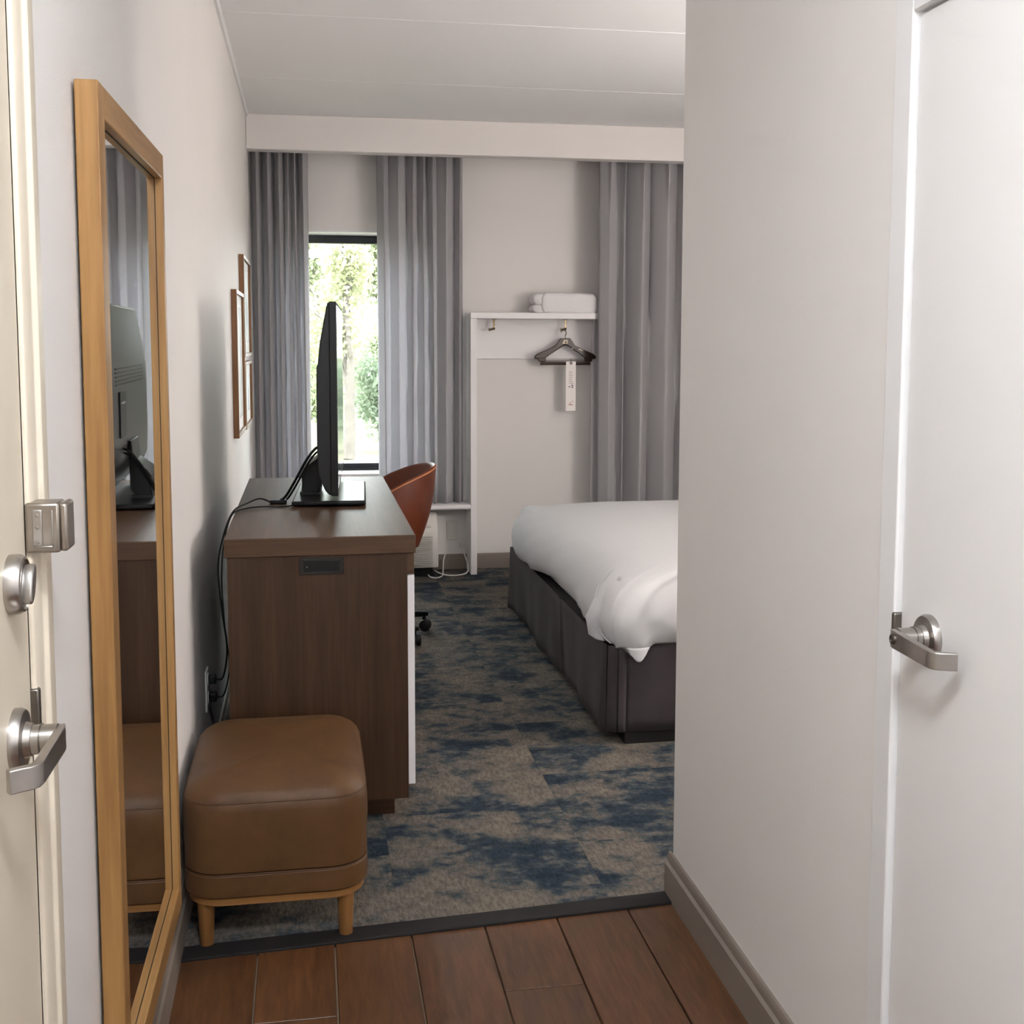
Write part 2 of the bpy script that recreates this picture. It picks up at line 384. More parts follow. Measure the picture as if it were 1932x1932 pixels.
for a in (WX0, WX1-.006): P(box(a, a+.006, YB+.002, fy0+.01, .581, 1.98), 'reveal_side', 'white_trim', win)
lip = MB().prism([(6.86, .385), (6.852, .393), (6.852, .405), (6.862, .412), (YB+.001, .412), (YB+.001, .385)], 'X', .001, 1.224)
structure(lip.build('trim_3', 'white_laminate', bevel=.003), 'white ledge below the curtains')

# ------------------------------------------------------------------ doors
def arc(cx, cy, r, a0, a1, n): return [(cx+r*math.cos(a0+(a1-a0)*i/n), cy+r*math.sin(a0+(a1-a0)*i/n)) for i in range(n+1)]
def lever(par, px, sx, yax, zax, mat, keyed, spin=.045, drop=.0):
    """lever on a face at x=px; sx = direction into the room; arm points to -Y and returns to the door"""
    body = MB().lathe([(.0335, 0), (.0335, .006), (.031, .0105), (.019, .0115), (.017, .018), (.0155, .0185), (.0155, spin)], (px, yax, zax), (sx, 0, 0), 32)
    lv = P(body, 'lever_handle', mat, par, angle=30)
    lv['label'] = 'brushed nickel lever handle on round rose'
    # arm : flat bar swept in plan
    h = .0125
    xo = px+sx*spin
    path = [(xo, yax+.013), (xo+sx*.006, yax+.010), (xo+sx*.008, yax), (xo+sx*.004, yax-.086), (xo+sx*.0015, yax-.095), (xo-sx*.005, yax-.1015), (xo-sx*.012, yax-.1045), (px+sx*.021, yax-.112)]
    th = .0095
    mb = MB(); vs = []
    for i, (ax, ay) in enumerate(path):
        a = path[max(i-1, 0)]; b = path[min(i+1, len(path)-1)]
        d = Vector((b[0]-a[0], b[1]-a[1])).normalized(); nn = Vector((-d.y, d.x))
        if nn.x*sx > 0: nn = -nn
        hh = h*(1.05 if i < 3 else .95) - drop*0
        zc_ = zax - .006*min(1, max(0, (yax-ay)/.1))
        if i == 0: hh *= .75
        vs += [(ax, ay, zc_+hh), (ax, ay, zc_-hh), (ax+nn.x*th, ay+nn.y*th, zc_-hh), (ax+nn.x*th, ay+nn.y*th, zc_+hh)]
    n = len(path); fs = [(0, 1, 2, 3), tuple(4*(n-1)+q for q in (3, 2, 1, 0))]
    for i in range(n-1):
        for q in range(4): fs.append((4*i+q, 4*i+(q+1) % 4, 4*i+4+(q+1) % 4, 4*i+4+q))
    S2 = mb.add(vs, fs).build('lever_arm', mat, None, bevel=.002, seg=2); S2.parent = lv
    ring = MB().lathe([(.0165, 0), (.0165, .0015)], (px+sx*.026, yax, zax), (sx, 0, 0), 32)
    q = ring.build('spindle_ring', 'dark_steel', None); q.parent = lv
    if keyed:
        q = MB().lathe([(.0075, 0), (.0075, .002), (.0055, .0025), (.0055, .0015)], (xo+sx*.007, yax, zax), (sx, 0, 0), 24).build('key_cylinder', 'dark_steel', None)
        q.parent = lv
    return lv
# right white door
d2 = thing('door_2', 'white flush door with a nickel lever beside the textured wall', None, (XR+.02, DY0, 0), kind='structure')
P(box(XR+.002, XR+.042, DY0+.004, DY1-.004, .006, DZ-.004), 'door_leaf', 'white_door', d2, bevel=.002)
fr = MB(); fr.box(XR-.008, XR+.10, DY1-.0005, DY1+.052, 0, DZ+.05); fr.box(XR-.008, XR+.10, DY0-.052, DY0+.0005, 0, DZ+.05); fr.box(XR-.008, XR+.10, DY0, DY1, DZ-.0005, DZ+.05)
P(fr, 'door_frame', 'white_trim', d2, bevel=.003)
lever(d2, XR+.002, -1, 1.556, .940, 'brushed_nickel', True, .050)
P(box(XR-.0105, XR+.03, 1.641, 1.650, .908, .957), 'strike_plate', 'dark_steel', d2, bevel=.003)
# left cream door
d1 = thing('door_1', 'cream entry door with lever, deadbolt and latch guard', None, (-.02, LDY0, 0), kind='structure')
P(box(-.045, -.0005, LDY0+.003, LDY1-.0006, .006, 1.925), 'door_leaf', 'cream_door', d1, bevel=.002)
fr = MB()
prof = [(-.09, LDY1), (.004, LDY1), (.006, LDY1+.003), (.006, LDY1+.040), (.0115, LDY1+.045), (.0115, LDY1+.070), (.009, LDY1+.078), (-.001, LDY1+.079), (-.001, LDY1+.02), (-.09, LDY1+.02)]
fr.prism(prof, 'Z', 0, 1.99)
fr.prism([(x_, LDY0-(y_-LDY1)) for x_, y_ in prof], 'Z', 0, 1.99)
fr.box(-.09, .008, LDY0-.0, LDY1+.0, 1.926, 1.99)
P(fr, 'door_frame', 'cream_door', d1, bevel=.0015, seg=2)
lever(d1, -.0005, 1, 1.292, .944, 'brushed_nickel', False, .043)
P(box(-.004, .0085, 1.368, 1.380, .930, .976), 'strike_plate', 'dark_steel', d1, bevel=.002)
db = P(MB().lathe([(.031, 0), (.031, .010), (.0285, .015), (.026, .016), (.025, .0135), (.008, .013)], (-.0005, 1.297, 1.108), (1, 0, 0), 36), 'deadbolt', 'brushed_nickel', d1)
db['label'] = 'round nickel deadbolt with thumb turn'
q = MB().prism(arc(0, 0, .023, -1.2, 1.2, 10) + arc(0, 0, .023, PI-1.2, PI+1.2, 10), 'X', 0, .012)
tt = MB(); rot = math.radians(62)
tt.add([(x_-.0005+.012, 1.297+y_*math.cos(rot)*.95-z_*math.sin(rot)*.42, 1.108+y_*math.sin(rot)*.95+z_*math.cos(rot)*.42) for x_, y_, z_ in q.v], q.f)
tt = tt.build('thumb_turn', 'brushed_nickel', None, bevel=.002); tt.parent = db
# latch guard
lg = P(box(.0005, .0365, 1.366, 1.404, 1.128, 1.183), 'latch_guard', 'satin_nickel', d1, bevel=.003)
lg['label'] = 'boxy nickel latch guard with a slotted face'
def sub(mb, name, mat, par, **kw):
    o = mb.build(name, mat, None, **kw); o.parent = par; return o
sub(box(.0358, .0445, 1.369, 1.409, 1.129, 1.182), 'guard_side', 'satin_nickel', lg, bevel=.003)
sub(box(.0090, .0300, 1.3645, 1.367, 1.1340, 1.1360), 'slot_lip', 'brushed_nickel', lg, bevel=.0007)
sub(box(.0283, .0300, 1.3645, 1.367, 1.1340, 1.1755), 'slot_lip', 'brushed_nickel', lg, bevel=.0007)
sub(box(.0090, .0190, 1.3635, 1.367, 1.1365, 1.1760), 'slot_plate', 'brushed_nickel', lg, bevel=.001)
for zz in (1.1405, 1.1565, 1.1695): sub(MB().lathe([(.0019, 0), (.0012, .0012)], (.0138, 1.3635, zz), (0, -1, 0), 12), 'screw', 'brushed_nickel', lg)

# ------------------------------------------------------------------ wall mirror
MY0, MY1, MZ0, MZ1, MX0, MX1 = 1.718, 2.392, .236, 1.706, .004, .035
fw = .045; gx = .021
mir = thing('wall_mirror', 'tall oak framed mirror hung on the long white wall', 'mirror', (0, MY0, MZ0)); mir.rotation_euler = (0, 0, math.radians(-.65))
def lprof(a, b, inner):   # stile section in (x, y)
    return [(MX0, a), (MX1, a), (MX1, b), (gx, b), (MX0, b)]
P(box(MX0, MX1, MY0, MY0+fw, MZ0, MZ1), 'frame_stile', 'oak', mir, bevel=.0018)
P(box(MX0, MX1, MY1-fw*.55, MY1, MZ0, MZ1), 'frame_stile', 'oak', mir, bevel=.0018)
P(box(MX0, MX1, MY0+fw, MY1-fw*.55, MZ1-fw, MZ1-.0002), 'frame_rail', 'oak_y', mir, bevel=.0018)
P(box(MX0, MX1, MY0+fw, MY1-fw*.55, MZ0+.0002, MZ0+fw), 'frame_rail', 'oak_y', mir, bevel=.0018)
P(box(.010, gx, MY0+fw-.004, MY1-fw*.55+.004, MZ0+fw-.004, MZ1-fw+.004), 'mirror_glass', 'mirror_silver', mir, smooth=False)
for a_ in (MY1-fw*.55-.0016, MY0+fw): P(box(gx-.001, gx+.0006, a_, a_+.0016, MZ0+fw, MZ1-fw), 'glazing_bead', 'black_rubber', mir, smooth=False)
for a_ in (MZ0+fw, MZ1-fw-.0016): P(box(gx-.001, gx+.0006, MY0+fw, MY1-fw*.55, a_, a_+.0016), 'glazing_bead', 'black_rubber', mir, smooth=False)
P(box(.0005, .0045, MY0+.05, MY1-.05, 1.40, 1.44), 'hanging_bar', 'dark_steel', mir, smooth=False)

# ------------------------------------------------------------------ pictures
def picture(y0, y1, z0, z1, label, d=.024, fwid=.016, matw=.045):
    t_ = thing('picture_frame', label, 'picture', (0, (y0+y1)/2, z0), 'framed prints on the long white wall')
    P(box(.001, d, y0, y0+fwid, z0, z1), 'frame_stile', 'frame_walnut', t_, bevel=.001)
    P(box(.001, d, y1-fwid, y1, z0, z1), 'frame_stile', 'frame_walnut', t_, bevel=.001)
    P(box(.001, d, y0+fwid, y1-fwid, z1-fwid, z1), 'frame_rail', 'frame_walnut', t_, bevel=.001)
    P(box(.001, d, y0+fwid, y1-fwid, z0, z0+fwid), 'frame_rail', 'frame_walnut', t_, bevel=.001)
    P(box(.002, .0125, y0+fwid-.002, y1-fwid+.002, z0+fwid-.002, z1-fwid+.002), 'mat_board', 'mat_board', t_, smooth=False)
    o = box(.0125, .0132, -(y1-y0)/2+fwid+matw, (y1-y0)/2-fwid-matw, -(z1-z0)/2+fwid+matw*1.1, (z1-z0)/2-fwid-matw*1.1).build('print', 'abstract_print', None, smooth=False)
    o.parent = t_; o.location = (0, 0, (z1-z0)/2)
    return t_
picture(5.075, 5.64, .955, 1.567, 'largest framed pale print, alone in its column, closer to the mirror')
picture(5.70, 6.33, 1.282, 1.752, 'upper wood framed pale print beside the left curtain')
picture(5.70, 6.33, .945, 1.258, 'lower wood framed pale print beside the left curtain')

# ------------------------------------------------------------------ ottoman
ox0, ox1, oy0, oy1 = .016, .426, 2.632, 3.165
ott = thing('ottoman', 'tan leather ottoman on short oak legs in front of the dresser', 'ottoman', ((ox0+ox1)/2, (oy0+oy1)/2, 0))
def rrect(x0, x1, y0, y1, r, n=8):
    pts = []
    for cx_, cy_, a in ((x1-r, y1-r, 0), (x0+r, y1-r, PI/2), (x0+r, y0+r, PI), (x1-r, y0+r, 1.5*PI)):
        pts += arc(cx_, cy_, r, a, a+PI/2, n)
    return pts
def loft(levels, r0, n=8, cap=True):
    """levels: (inset, z, dz crown)"""
    mb = MB(); vs = []
    m = None
    for ins, z in levels:
        rr = max(.004, r0-ins*.75)
        ring = rrect(ox0+ins, ox1-ins, oy0+ins, oy1-ins, rr, n); m = len(ring)
        vs += [(a, b, z) for a, b in ring]
    fs = [(i*m+k, i*m+(k+1) % m, (i+1)*m+(k+1) % m, (i+1)*m+k) for i in range(len(levels)-1) for k in range(m)]
    if cap: fs += [tuple(range(m-1, -1, -1)), tuple((len(levels)-1)*m+k for k in range(m))]
    return mb.add(vs, fs)
RO = .085
P(loft([(.004, .181), (.0, .186), (.0, .23), (-.002, .28), (-.001, .32), (.001, .340), (.003, .3425)], RO), 'cushion_side', 'tan_leather', ott)
P(loft([(.003, .3425), (.002, .345), (.006, .355), (.016, .367), (.035, .379), (.062, .387), (.10, .393), (.15, .396), (.185, .397)], RO), 'cushion_top', 'tan_leather', ott)
ringpts = [(a, b, .3432) for a, b in rrect(ox0+.0015, ox1-.0015, oy0+.0015, oy1-.0015, RO, 8)]
P(MB().tube(ringpts+[ringpts[0]], .0016, 6), 'top_seam', 'leather_thread', ott)
P(loft([(.004, .126), (.0, .130), (-.001, .155), (.0, .176), (.004, .1805), (.03, .181)], RO), 'lower_band', 'tan_leather', ott)
ringpts = [(a, b, .1803) for a, b in rrect(ox0+.001, ox1-.001, oy0+.001, oy1-.001, RO, 8)]
P(MB().tube(ringpts+[ringpts[0]], .0016, 6), 'band_seam', 'leather_thread', ott)
P(loft([(.012, .106), (.008, .108), (.008, .126)], RO), 'wood_base', 'oak_x', ott)
for lx in (.064, .374):
    for ly in (2.678, 3.12):
        P(MB().lathe([(.0135, 0), (.0155, .004), (.0195, .107)], (lx, ly, .001), (0, 0, 1), 24), 'leg', 'leg_oak', ott)

# ------------------------------------------------------------------ dresser / desk
dk = thing('dresser_desk', 'long dark wood dresser against the wall carrying the television', 'dresser', (.33, 3.88, 0))
P(box(.0837, .583, 3.177, 4.593, .7945, .8434), 'desk_top', 'desk_top_wood', dk, bevel=.002)
P(box(.0847, .582, 3.1755, 3.179, .7955, .8415), 'edge_band', 'desk_wood_x', dk, bevel=.0008)
P(box(.0905, .5610, 3.184, 3.206, .117, .7945), 'end_panel', 'desk_wood', dk, bevel=.001)
P(box(.0905, .5605, 3.206, 4.585, .118, .7945), 'carcass', 'desk_wood', dk, bevel=.001)
P(box(.11, .535, 3.37, 4.55, .0005, .118), 'plinth', 'desk_wood_x', dk, bevel=.001)
for a, b in ((3.186, 3.88), (3.884, 4.583)):
    P(box(.5612, .5795, a, b, .7365, .7935), 'drawer_front', 'desk_wood_x', dk, bevel=.001)
    P(box(.5612, .5795, a, b, .155, .733), 'door_panel', 'white_laminate', dk, bevel=.001)
pl = P(box(.276, .393, 3.1795, 3.1845, .743, .788), 'cable_port', 'bronze_pull', dk, bevel=.0015)
pl['label'] = 'dark rectangular recessed cable port'
sub(box(.284, .385, 3.1782, 3.180, .7475, .7515), 'port_rim', 'bronze_pull', pl, bevel=.0006)
sub(box(.284, .385, 3.1782, 3.180, .7790, .7830), 'port_rim', 'bronze_pull', pl, bevel=.0006)
sub(box(.284, .288, 3.1782, 3.180, .7475, .7830), 'port_rim', 'bronze_pull', pl, bevel=.0006)
sub(box(.381, .385, 3.1782, 3.180, .7475, .7830), 'port_rim', 'bronze_pull', pl, bevel=.0006)
sub(box(.288, .381, 3.1791, 3.180, .7515, .7790), 'port_door', 'black_rubber', pl, smooth=False)
sub(MB().lathe([(.0025, 0), (.0015, .001)], (.296, 3.179, .764), (0, -1, 0), 12), 'port_screw', 'dark_steel', pl)

# ------------------------------------------------------------------ television (local frame: +Y along screen, +X screen normal)
tvx, tvy = .372, 4.02
tv = thing('television', 'black flat television seen edge on, standing on the dresser', 'television', (tvx, tvy, .8434))
tv.rotation_euler = (0, 0, math.radians(-2.6))
HT = .482
def TP(mb, name, mat, par=tv, **kw): o = mb.build(name, mat, None, **kw); o.parent = par; return o
z0, z1 = .062, .628
TP(box(.018, .038, -HT, HT, z0, z1), 'bezel', 'black_plastic', bevel=.002)
TP(box(.0378, .0388, -HT+.01, HT-.01, z0+.016, z1-.01), 'screen', 'screen_black', smooth=False)
# rear shell with sloped edges
prof = [(.020, z1-.002), (.012, z1-.004), (.000, z1-.065), (-.011, z1-.125), (-.016, z1-.175), (-.0165, z1-.180), (-.0200, z1-.188), (-.0215, z1-.25), (-.0215, z0+.14), (-.018, z0+.06), (.0, z0+.016), (.012, z0+.002), (.020, z0+.002)]
TP(MB().prism([(a, b) for a, b in prof], 'Y', -HT+.006, HT-.006), 'rear_shell', 'tv_back_plastic', bevel=.004, seg=2)
for k in range(5): TP(box(-.0225, -.0150, -.36, .36, z1-.200-.012*k, z1-.195-.012*k), 'vent_slat', 'black_plastic', smooth=False)
pp = TP(box(-.026, -.022, -.30, -.16, z0+.16, z0+.30), 'port_panel', 'black_plastic', bevel=.002)
for k in range(3): TP(box(-.0272, -.0255, -.27+.03*k, -.255+.03*k, z0+.262, z0+.268), 'port_mark', 'paper', pp, smooth=False)
# stand
TP(box(-.110, .118, -.265, .265, .004, .019), 'stand_base', 'black_gloss', bevel=.005, seg=3)
for a, b in ((-.09, -.22), (.09, -.22), (-.09, .22), (.09, .22)): TP(MB().cyl((a, b, 0), (a, b, .005), .014, .014, 16), 'rubber_foot', 'black_rubber')
neck = [(-.086, .018), (-.088, .022), (-.086, .06), (-.088, .088), (-.075, .108), (-.036, .136), (-.030, .20), (-.0225, .20), (-.0225, .044), (-.034, .034), (-.034, .018)]
TP(MB().prism(neck, 'Y', -.10, .10), 'stand_neck', 'black_plastic', bevel=.003, seg=2)
TP(box(-.092, -.028, -.115, .115, .018, .030), 'neck_collar', 'black_plastic', bevel=.002)

# ------------------------------------------------------------------ cables
def bez(pts, n=10):
    out = []; pts = [Vector(p) for p in pts]
    for i in range(len(pts)-1):
        p0 = pts[max(i-1, 0)]; p1 = pts[i]; p2 = pts[i+1]; p3 = pts[min(i+2, len(pts)-1)]
        for k in range(n):
            t_ = k/n
            out.append(.5*((2*p1)+(p2-p0)*t_+(2*p0-5*p1+4*p2-p3)*t_*t_+(3*p1-p0-3*p2+p3)*t_**3))
    out.append(pts[-1]); return out
ZD = .8434
cb = thing('television_cable', 'black cables drooping from the back of the television to the dresser top', 'cable', (.27, 3.83, ZD))
P(MB().tube(bez([(.345, 3.80, 1.030), (.325, 3.80, 1.022), (.297, 3.81, .985), (.262, 3.83, .92), (.232, 3.86, .868), (.214, 3.865, ZD+.010)]), .0042, 8), 'thick_cable', 'black_rubber', cb)
P(MB().tube(bez([(.345, 3.82, 1.016), (.325, 3.82, 1.005), (.300, 3.83, .970), (.268, 3.85, .91), (.243, 3.88, .865), (.232, 3.885, ZD+.009)]), .0034, 8), 'thin_cable', 'black_rubber', cb)
P(box(.181, .234, 3.850, 3.882, ZD+.0003, ZD+.012), 'plug_block', 'black_plastic', cb, bevel=.003)
cord = thing('power_cord', 'thin black cord trailing off the dresser edge down to the wall outlet', 'cord', (.06, 3.6, .4))
P(MB().tube(bez([(.181, 3.866, ZD+.006), (.150, 3.87, ZD+.016), (.115, 3.80, ZD+.012), (.0800, 3.66, ZD+.006), (.060, 3.52, .80), (.048, 3.45, .72), (.058, 3.43, .60), (.066, 3.48, .48), (.050, 3.53, .382), (.026, 3.535, .376)]), .0026, 8), 'cord_strand', 'black_rubber', cord)
P(MB().tube(bez([(.262, 3.79, ZD+.004), (.220, 3.76, ZD+.003), (.165, 3.76, ZD+.005), (.115, 3.72, ZD+.006), (.0795, 3.61, ZD+.003), (.062, 3.50, .78), (.056, 3.47, .68), (.062, 3.46, .55), (.070, 3.50, .42), (.050, 3.545, .325), (.026, 3.545, .320)]), .0022, 8), 'cord_strand', 'black_rubber', cord)
P(box(.0075, .030, 3.520, 3.550, .363, .389), 'plug', 'black_plastic', cord, bevel=.004)
P(box(.0075, .030, 3.530, 3.560, .307, .333), 'plug', 'black_plastic', cord, bevel=.004)
ol = thing('wall_outlet', 'white double outlet plate with black plugs behind the ottoman', 'outlet', (0, 3.535, .345))
P(box(.0002, .006, 3.500, 3.572, .285, .405), 'cover_plate', 'white_plastic', ol, bevel=.003)
for zz in (.376, .320): P(MB().prism(rrect(3.520, 3.552, zz-.017, zz+.017, .010, 4), 'X', .0055, .0078), 'socket', 'white_plastic', ol)

# ------------------------------------------------------------------ curtains
def curtain(name_label, xs, xe, zb, mat, folds, ymid, seed, amp=.042, flare=0.0, group=None):
    rnd = random.Random(seed)
    t_ = thing('curtain', name_label, 'curtain', ((xs+xe)/2, ymid, zb), None)
    n = folds*20+1; nz = 26
    jit = [rnd.uniform(-.28, .28) for _ in range(folds+2)]; ampv = [rnd.uniform(.65, 1.25) for _ in range(folds+2)]
    zt = ZC-.0005
    wid = [rnd.uniform(.55, 1.6) for _ in range(folds)]; tot = sum(wid); cum = [0]
    for w_ in wid: cum.append(cum[-1]+w_/tot)
    dep = [rnd.uniform(.45, 1.2) for _ in range(folds)]; lean = [rnd.uniform(-.5, .5) for _ in range(folds+1)]
    lean[0] = lean[-1] = 0
    def fn(i, j):
        s = i/(n-1); z = zb+(zt-zb)*(j/(nz-1)); hz = max(0, min(1, (zt-z)/.45)); low = (zt-z)/(zt-zb)
        kf = 0
        edges = [c_+lean[q_]*(1/folds)*.5*low for q_, c_ in enumerate(cum)]
        while kf < folds-1 and s > edges[kf+1]: kf += 1
        u_ = max(0, min(1, (s-edges[kf])/(edges[kf+1]-edges[kf])))
        lobe = math.sin(PI*u_)**.8
        pl = math.sin(2*PI*u_)*.10*hz*lean[kf]
        yy = ymid - amp*dep[kf]*(lobe*(.75+.25*hz)-.5+pl) + .010*math.sin(7*s+seed)*low
        xx = xs+(xe-xs)*s + .012*math.sin(2*PI*u_)*hz
        if hz < 1: yy -= (1-hz)*amp*.55*max(0, math.cos(2*PI*(u_-.5)))**6
        return (xx, yy, z)
    P(MB().grid(fn, n, nz), 'curtain_panel', mat, t_, solid=.0025, angle=80)
    tape = MB().grid(lambda i, j: (fn(i, nz-1)[0], fn(i, nz-1)[1]+.004, zt-.07+.069*j), n, 2)
    P(tape, 'heading_tape', mat, t_, solid=.0015, angle=80)
    return t_
curtain('grey curtain panel gathered in the corner beside the pictures', .012, .318, .416, 'curtain_grey', 6, 6.865, 4, .085)
curtain('grey curtain panel glowing with window light behind the rust chair', .705, 1.190, .418, 'curtain_grey', 7, 6.920, 8, .080)
curtain('grey curtain hanging behind the white bed', 1.965, 3.05, .02, 'curtain_grey', 11, 6.80, 12, .12)

# ------------------------------------------------------------------ open wardrobe niche
wd = thing('open_wardrobe', 'white open wardrobe frame with shelf and hook board', 'wardrobe', (1.62, 6.96, 0))
WF = 6.856
P(box(1.225, 1.261, WF, YB-.0165, .0015, 1.486), 'side_panel', 'white_laminate', wd, bevel=.0015)
P(box(1.225, 1.985, WF, YB-.001, 1.486, 1.521), 'shelf', 'white_laminate', wd, bevel=.003)
P(box(1.261, 1.985, YB-.020, YB-.001, 1.253, 1.486), 'hook_board', 'white_laminate', wd, bevel=.0015)
P(box(1.979, 1.990, YB-.055, YB-.0165, .0015, 1.486), 'end_panel', 'white_laminate', wd, bevel=.0015)
def hook(x):
    h_ = P(box(x-.006, x+.006, YB-.085, YB-.079, 1.428, 1.4865), 'coat_hook', 'brass', wd, bevel=.0015)
    sub(MB().tube([(x+.004, YB-.082, 1.431), (x-.010, YB-.088, 1.427), (x-.026, YB-.094, 1.424)], .0065, 10), 'hook_arm', 'brass', h_)
    sub(MB().cyl((x-.026, YB-.094, 1.424), (x-.030, YB-.0955, 1.4235), .0085, .0085, 12), 'hook_tip', 'brass', h_)
    sub(box(x-.014, x+.014, YB-.096, YB-.066, 1.4835, 1.4862), 'hook_plate', 'brass', h_, bevel=.001)
hook(1.379); hook(1.806)
# towel : folded, soft
tw = thing('towel', 'folded white towel lying on the wardrobe shelf', 'towel', (1.78, 6.955, 1.521))
def slab(x0, x1, y0, y1, za, zb, r, sag=0):
    prof = arc(x1-r, zb-r, r, PI/2, 0, 5) + arc(x1-r, za+r, r, 0, -PI/2, 5) + arc(x0+r, za+r, r, -PI/2, -PI, 5) + arc(x0+r, zb-r, r, PI, PI/2, 5)
    mb = MB(); n = len(prof); ny = 9; vs = []
    for j in range(ny):
        f = j/(ny-1); e = (abs(2*f-1))**4; y_ = y0+(y1-y0)*f
        for (a, b) in prof:
            a2 = a+(.5*(x0+x1)-a)*.035*e; b2 = za+(b-za)*(1-.13*e) + .002*math.sin(a*60+f*5)
            vs.append((a2, y_, b2-sag*(a-x0)))
    fs = [(j*n+k, j*n+(k+1) % n, (j+1)*n+(k+1) % n, (j+1)*n+k) for j in range(ny-1) for k in range(n)] + [tuple(range(n)), tuple((ny-1)*n+k for k in range(n))[::-1]]
    return mb.add(vs, fs)
P(slab(1.590, 1.970, 6.872, 7.045, 1.5205, 1.571, .024), 'lower_fold', 'towel_white', tw, sub=1)
P(slab(1.594, 1.955, 6.868, 7.045, 1.566, 1.638, .032, .01), 'upper_fold', 'towel_white', tw, sub=1)
P(slab(1.640, 1.972, 6.856, 6.95, 1.5212, 1.640, .036, .012), 'front_flap', 'towel_white', tw, sub=1)
# hangers
def hanger(dx, y, dz, label, tilt):
    t_ = thing('coat_hanger', label, 'hanger', (1.802+dx, y, 1.375+dz), 'dark hangers on the wardrobe hook')
    t_.rotation_euler = (0, 0, tilt)
    top = [(-.028, 0), (-.034, -.006), (-.058, -.040), (-.10, -.062), (-.172, -.092), (-.186, -.104), (-.184, -.116), (-.160, -.120)]
    bot = [(-.118, -.112), (-.085, -.088), (-.012, -.040), (-.006, -.037)]
    left = top+bot
    poly = left+[(-a, b) for a, b in left[::-1]]
    mb = MB().prism(poly, 'Y', -.008, .008)
    b = mb.build('shoulder', 'hanger_wood', t_, bevel=.003, seg=2)
    for s_ in (-1, 1):
        MB().prism([(s_*.165, -.112), (s_*.120, -.112), (s_*.118, -.134), (s_*.160, -.134)], 'Y', -.006, .006).build('clip_arm', 'hanger_wood', t_, bevel=.002)
    MB().cyl((-.150, 0, -.146), (.150, 0, -.146), .0075, .0075, 12).build('trouser_bar', 'hanger_wood', t_)
    MB().cyl((-.135, 0, -.131), (.135, 0, -.131), .002, .002, 8).build('clip_wire', 'brushed_nickel', t_)
    hk = [(0, 0, -.002), (0, 0, .018), (.006, 0, .032), (.0, 0, .046), (-.010, 0, .052), (-.022, 0, .046), (-.025, 0, .036)]
    MB().tube(bez(hk, 5), .0022, 8).build('hook', 'brass', t_)
    return t_
h1 = hanger(0, 6.966, 0, 'dark wooden coat hanger with cream emblem and white paper tag', 0.06)
em = MB().prism([(-.020, -.032), (-.009, -.010), (.014, -.010), (.012, -.032)], 'Y', -.0092, -.0078).build('emblem', 'cream_emblem', h1)
em2 = MB().prism([(-.006, -.029), (-.002, -.013), (.003, -.020), (.009, -.013), (.007, -.024), (.0, -.030)], 'Y', -.0097, -.0090).build('emblem_mark', 'hanger_wood', em)
MB().prism([(.038, -.058), (.046, -.058), (.046, -.064), (.038, -.064)], 'Y', -.0095, -.0078).build('printed_mark', 'cream_emblem', h1)
MB().prism([(.082, -.060), (.106, -.070), (.104, -.076), (.080, -.066)], 'Y', -.0095, -.0078).build('printed_mark', 'cream_emblem', h1)
h2 = hanger(.006, 6.992, -.004, 'dark wooden coat hanger hanging behind the tagged one', -.05)
tg = thing('paper_tag', 'long white paper tag clipped to the hanger bar', 'tag', (1.834, 6.945, .948))
P(box(1.804, 1.863, 6.9490, 6.9500, .948, 1.239), 'tag_card', 'paper', tg, smooth=False)
P(MB().tube([(1.834, 6.949, 1.236), (1.834, 6.945, 1.246), (1.834, 6.958, 1.254), (1.834, 6.972, 1.243)], .0015, 6), 'tag_loop', 'ink', tg)
P(MB().lathe([(.009, 0), (.009, .0005)], (1.834, 6.949, 1.229), (0, -1, 0), 16), 'tag_eyelet', 'ink', tg)
rr = random.Random(4)
for k in range(7): P(box(1.822, 1.834+rr.uniform(.004, .018), 6.9484, 6.9491, 1.176-.011*k, 1.1785-.011*k), 'print_line', 'ink', tg, smooth=False)
for (a, b, z_) in ((1.820, 1.830, 1.086), (1.836, 1.848, 1.094), (1.838, 1.848, 1.083)): P(box(a, b, 6.9484, 6.9491, z_, z_+.008), 'print_block', 'ink', tg, smooth=False)
for (a, b, z_) in ((1.826, 1.836, .992), (1.842, 1.849, 1.001), (1.820, 1.846, .981)): P(box(a, b, 6.9484, 6.9491, z_, z_+.005), 'print_mark', 'pink_ink', tg, smooth=False)

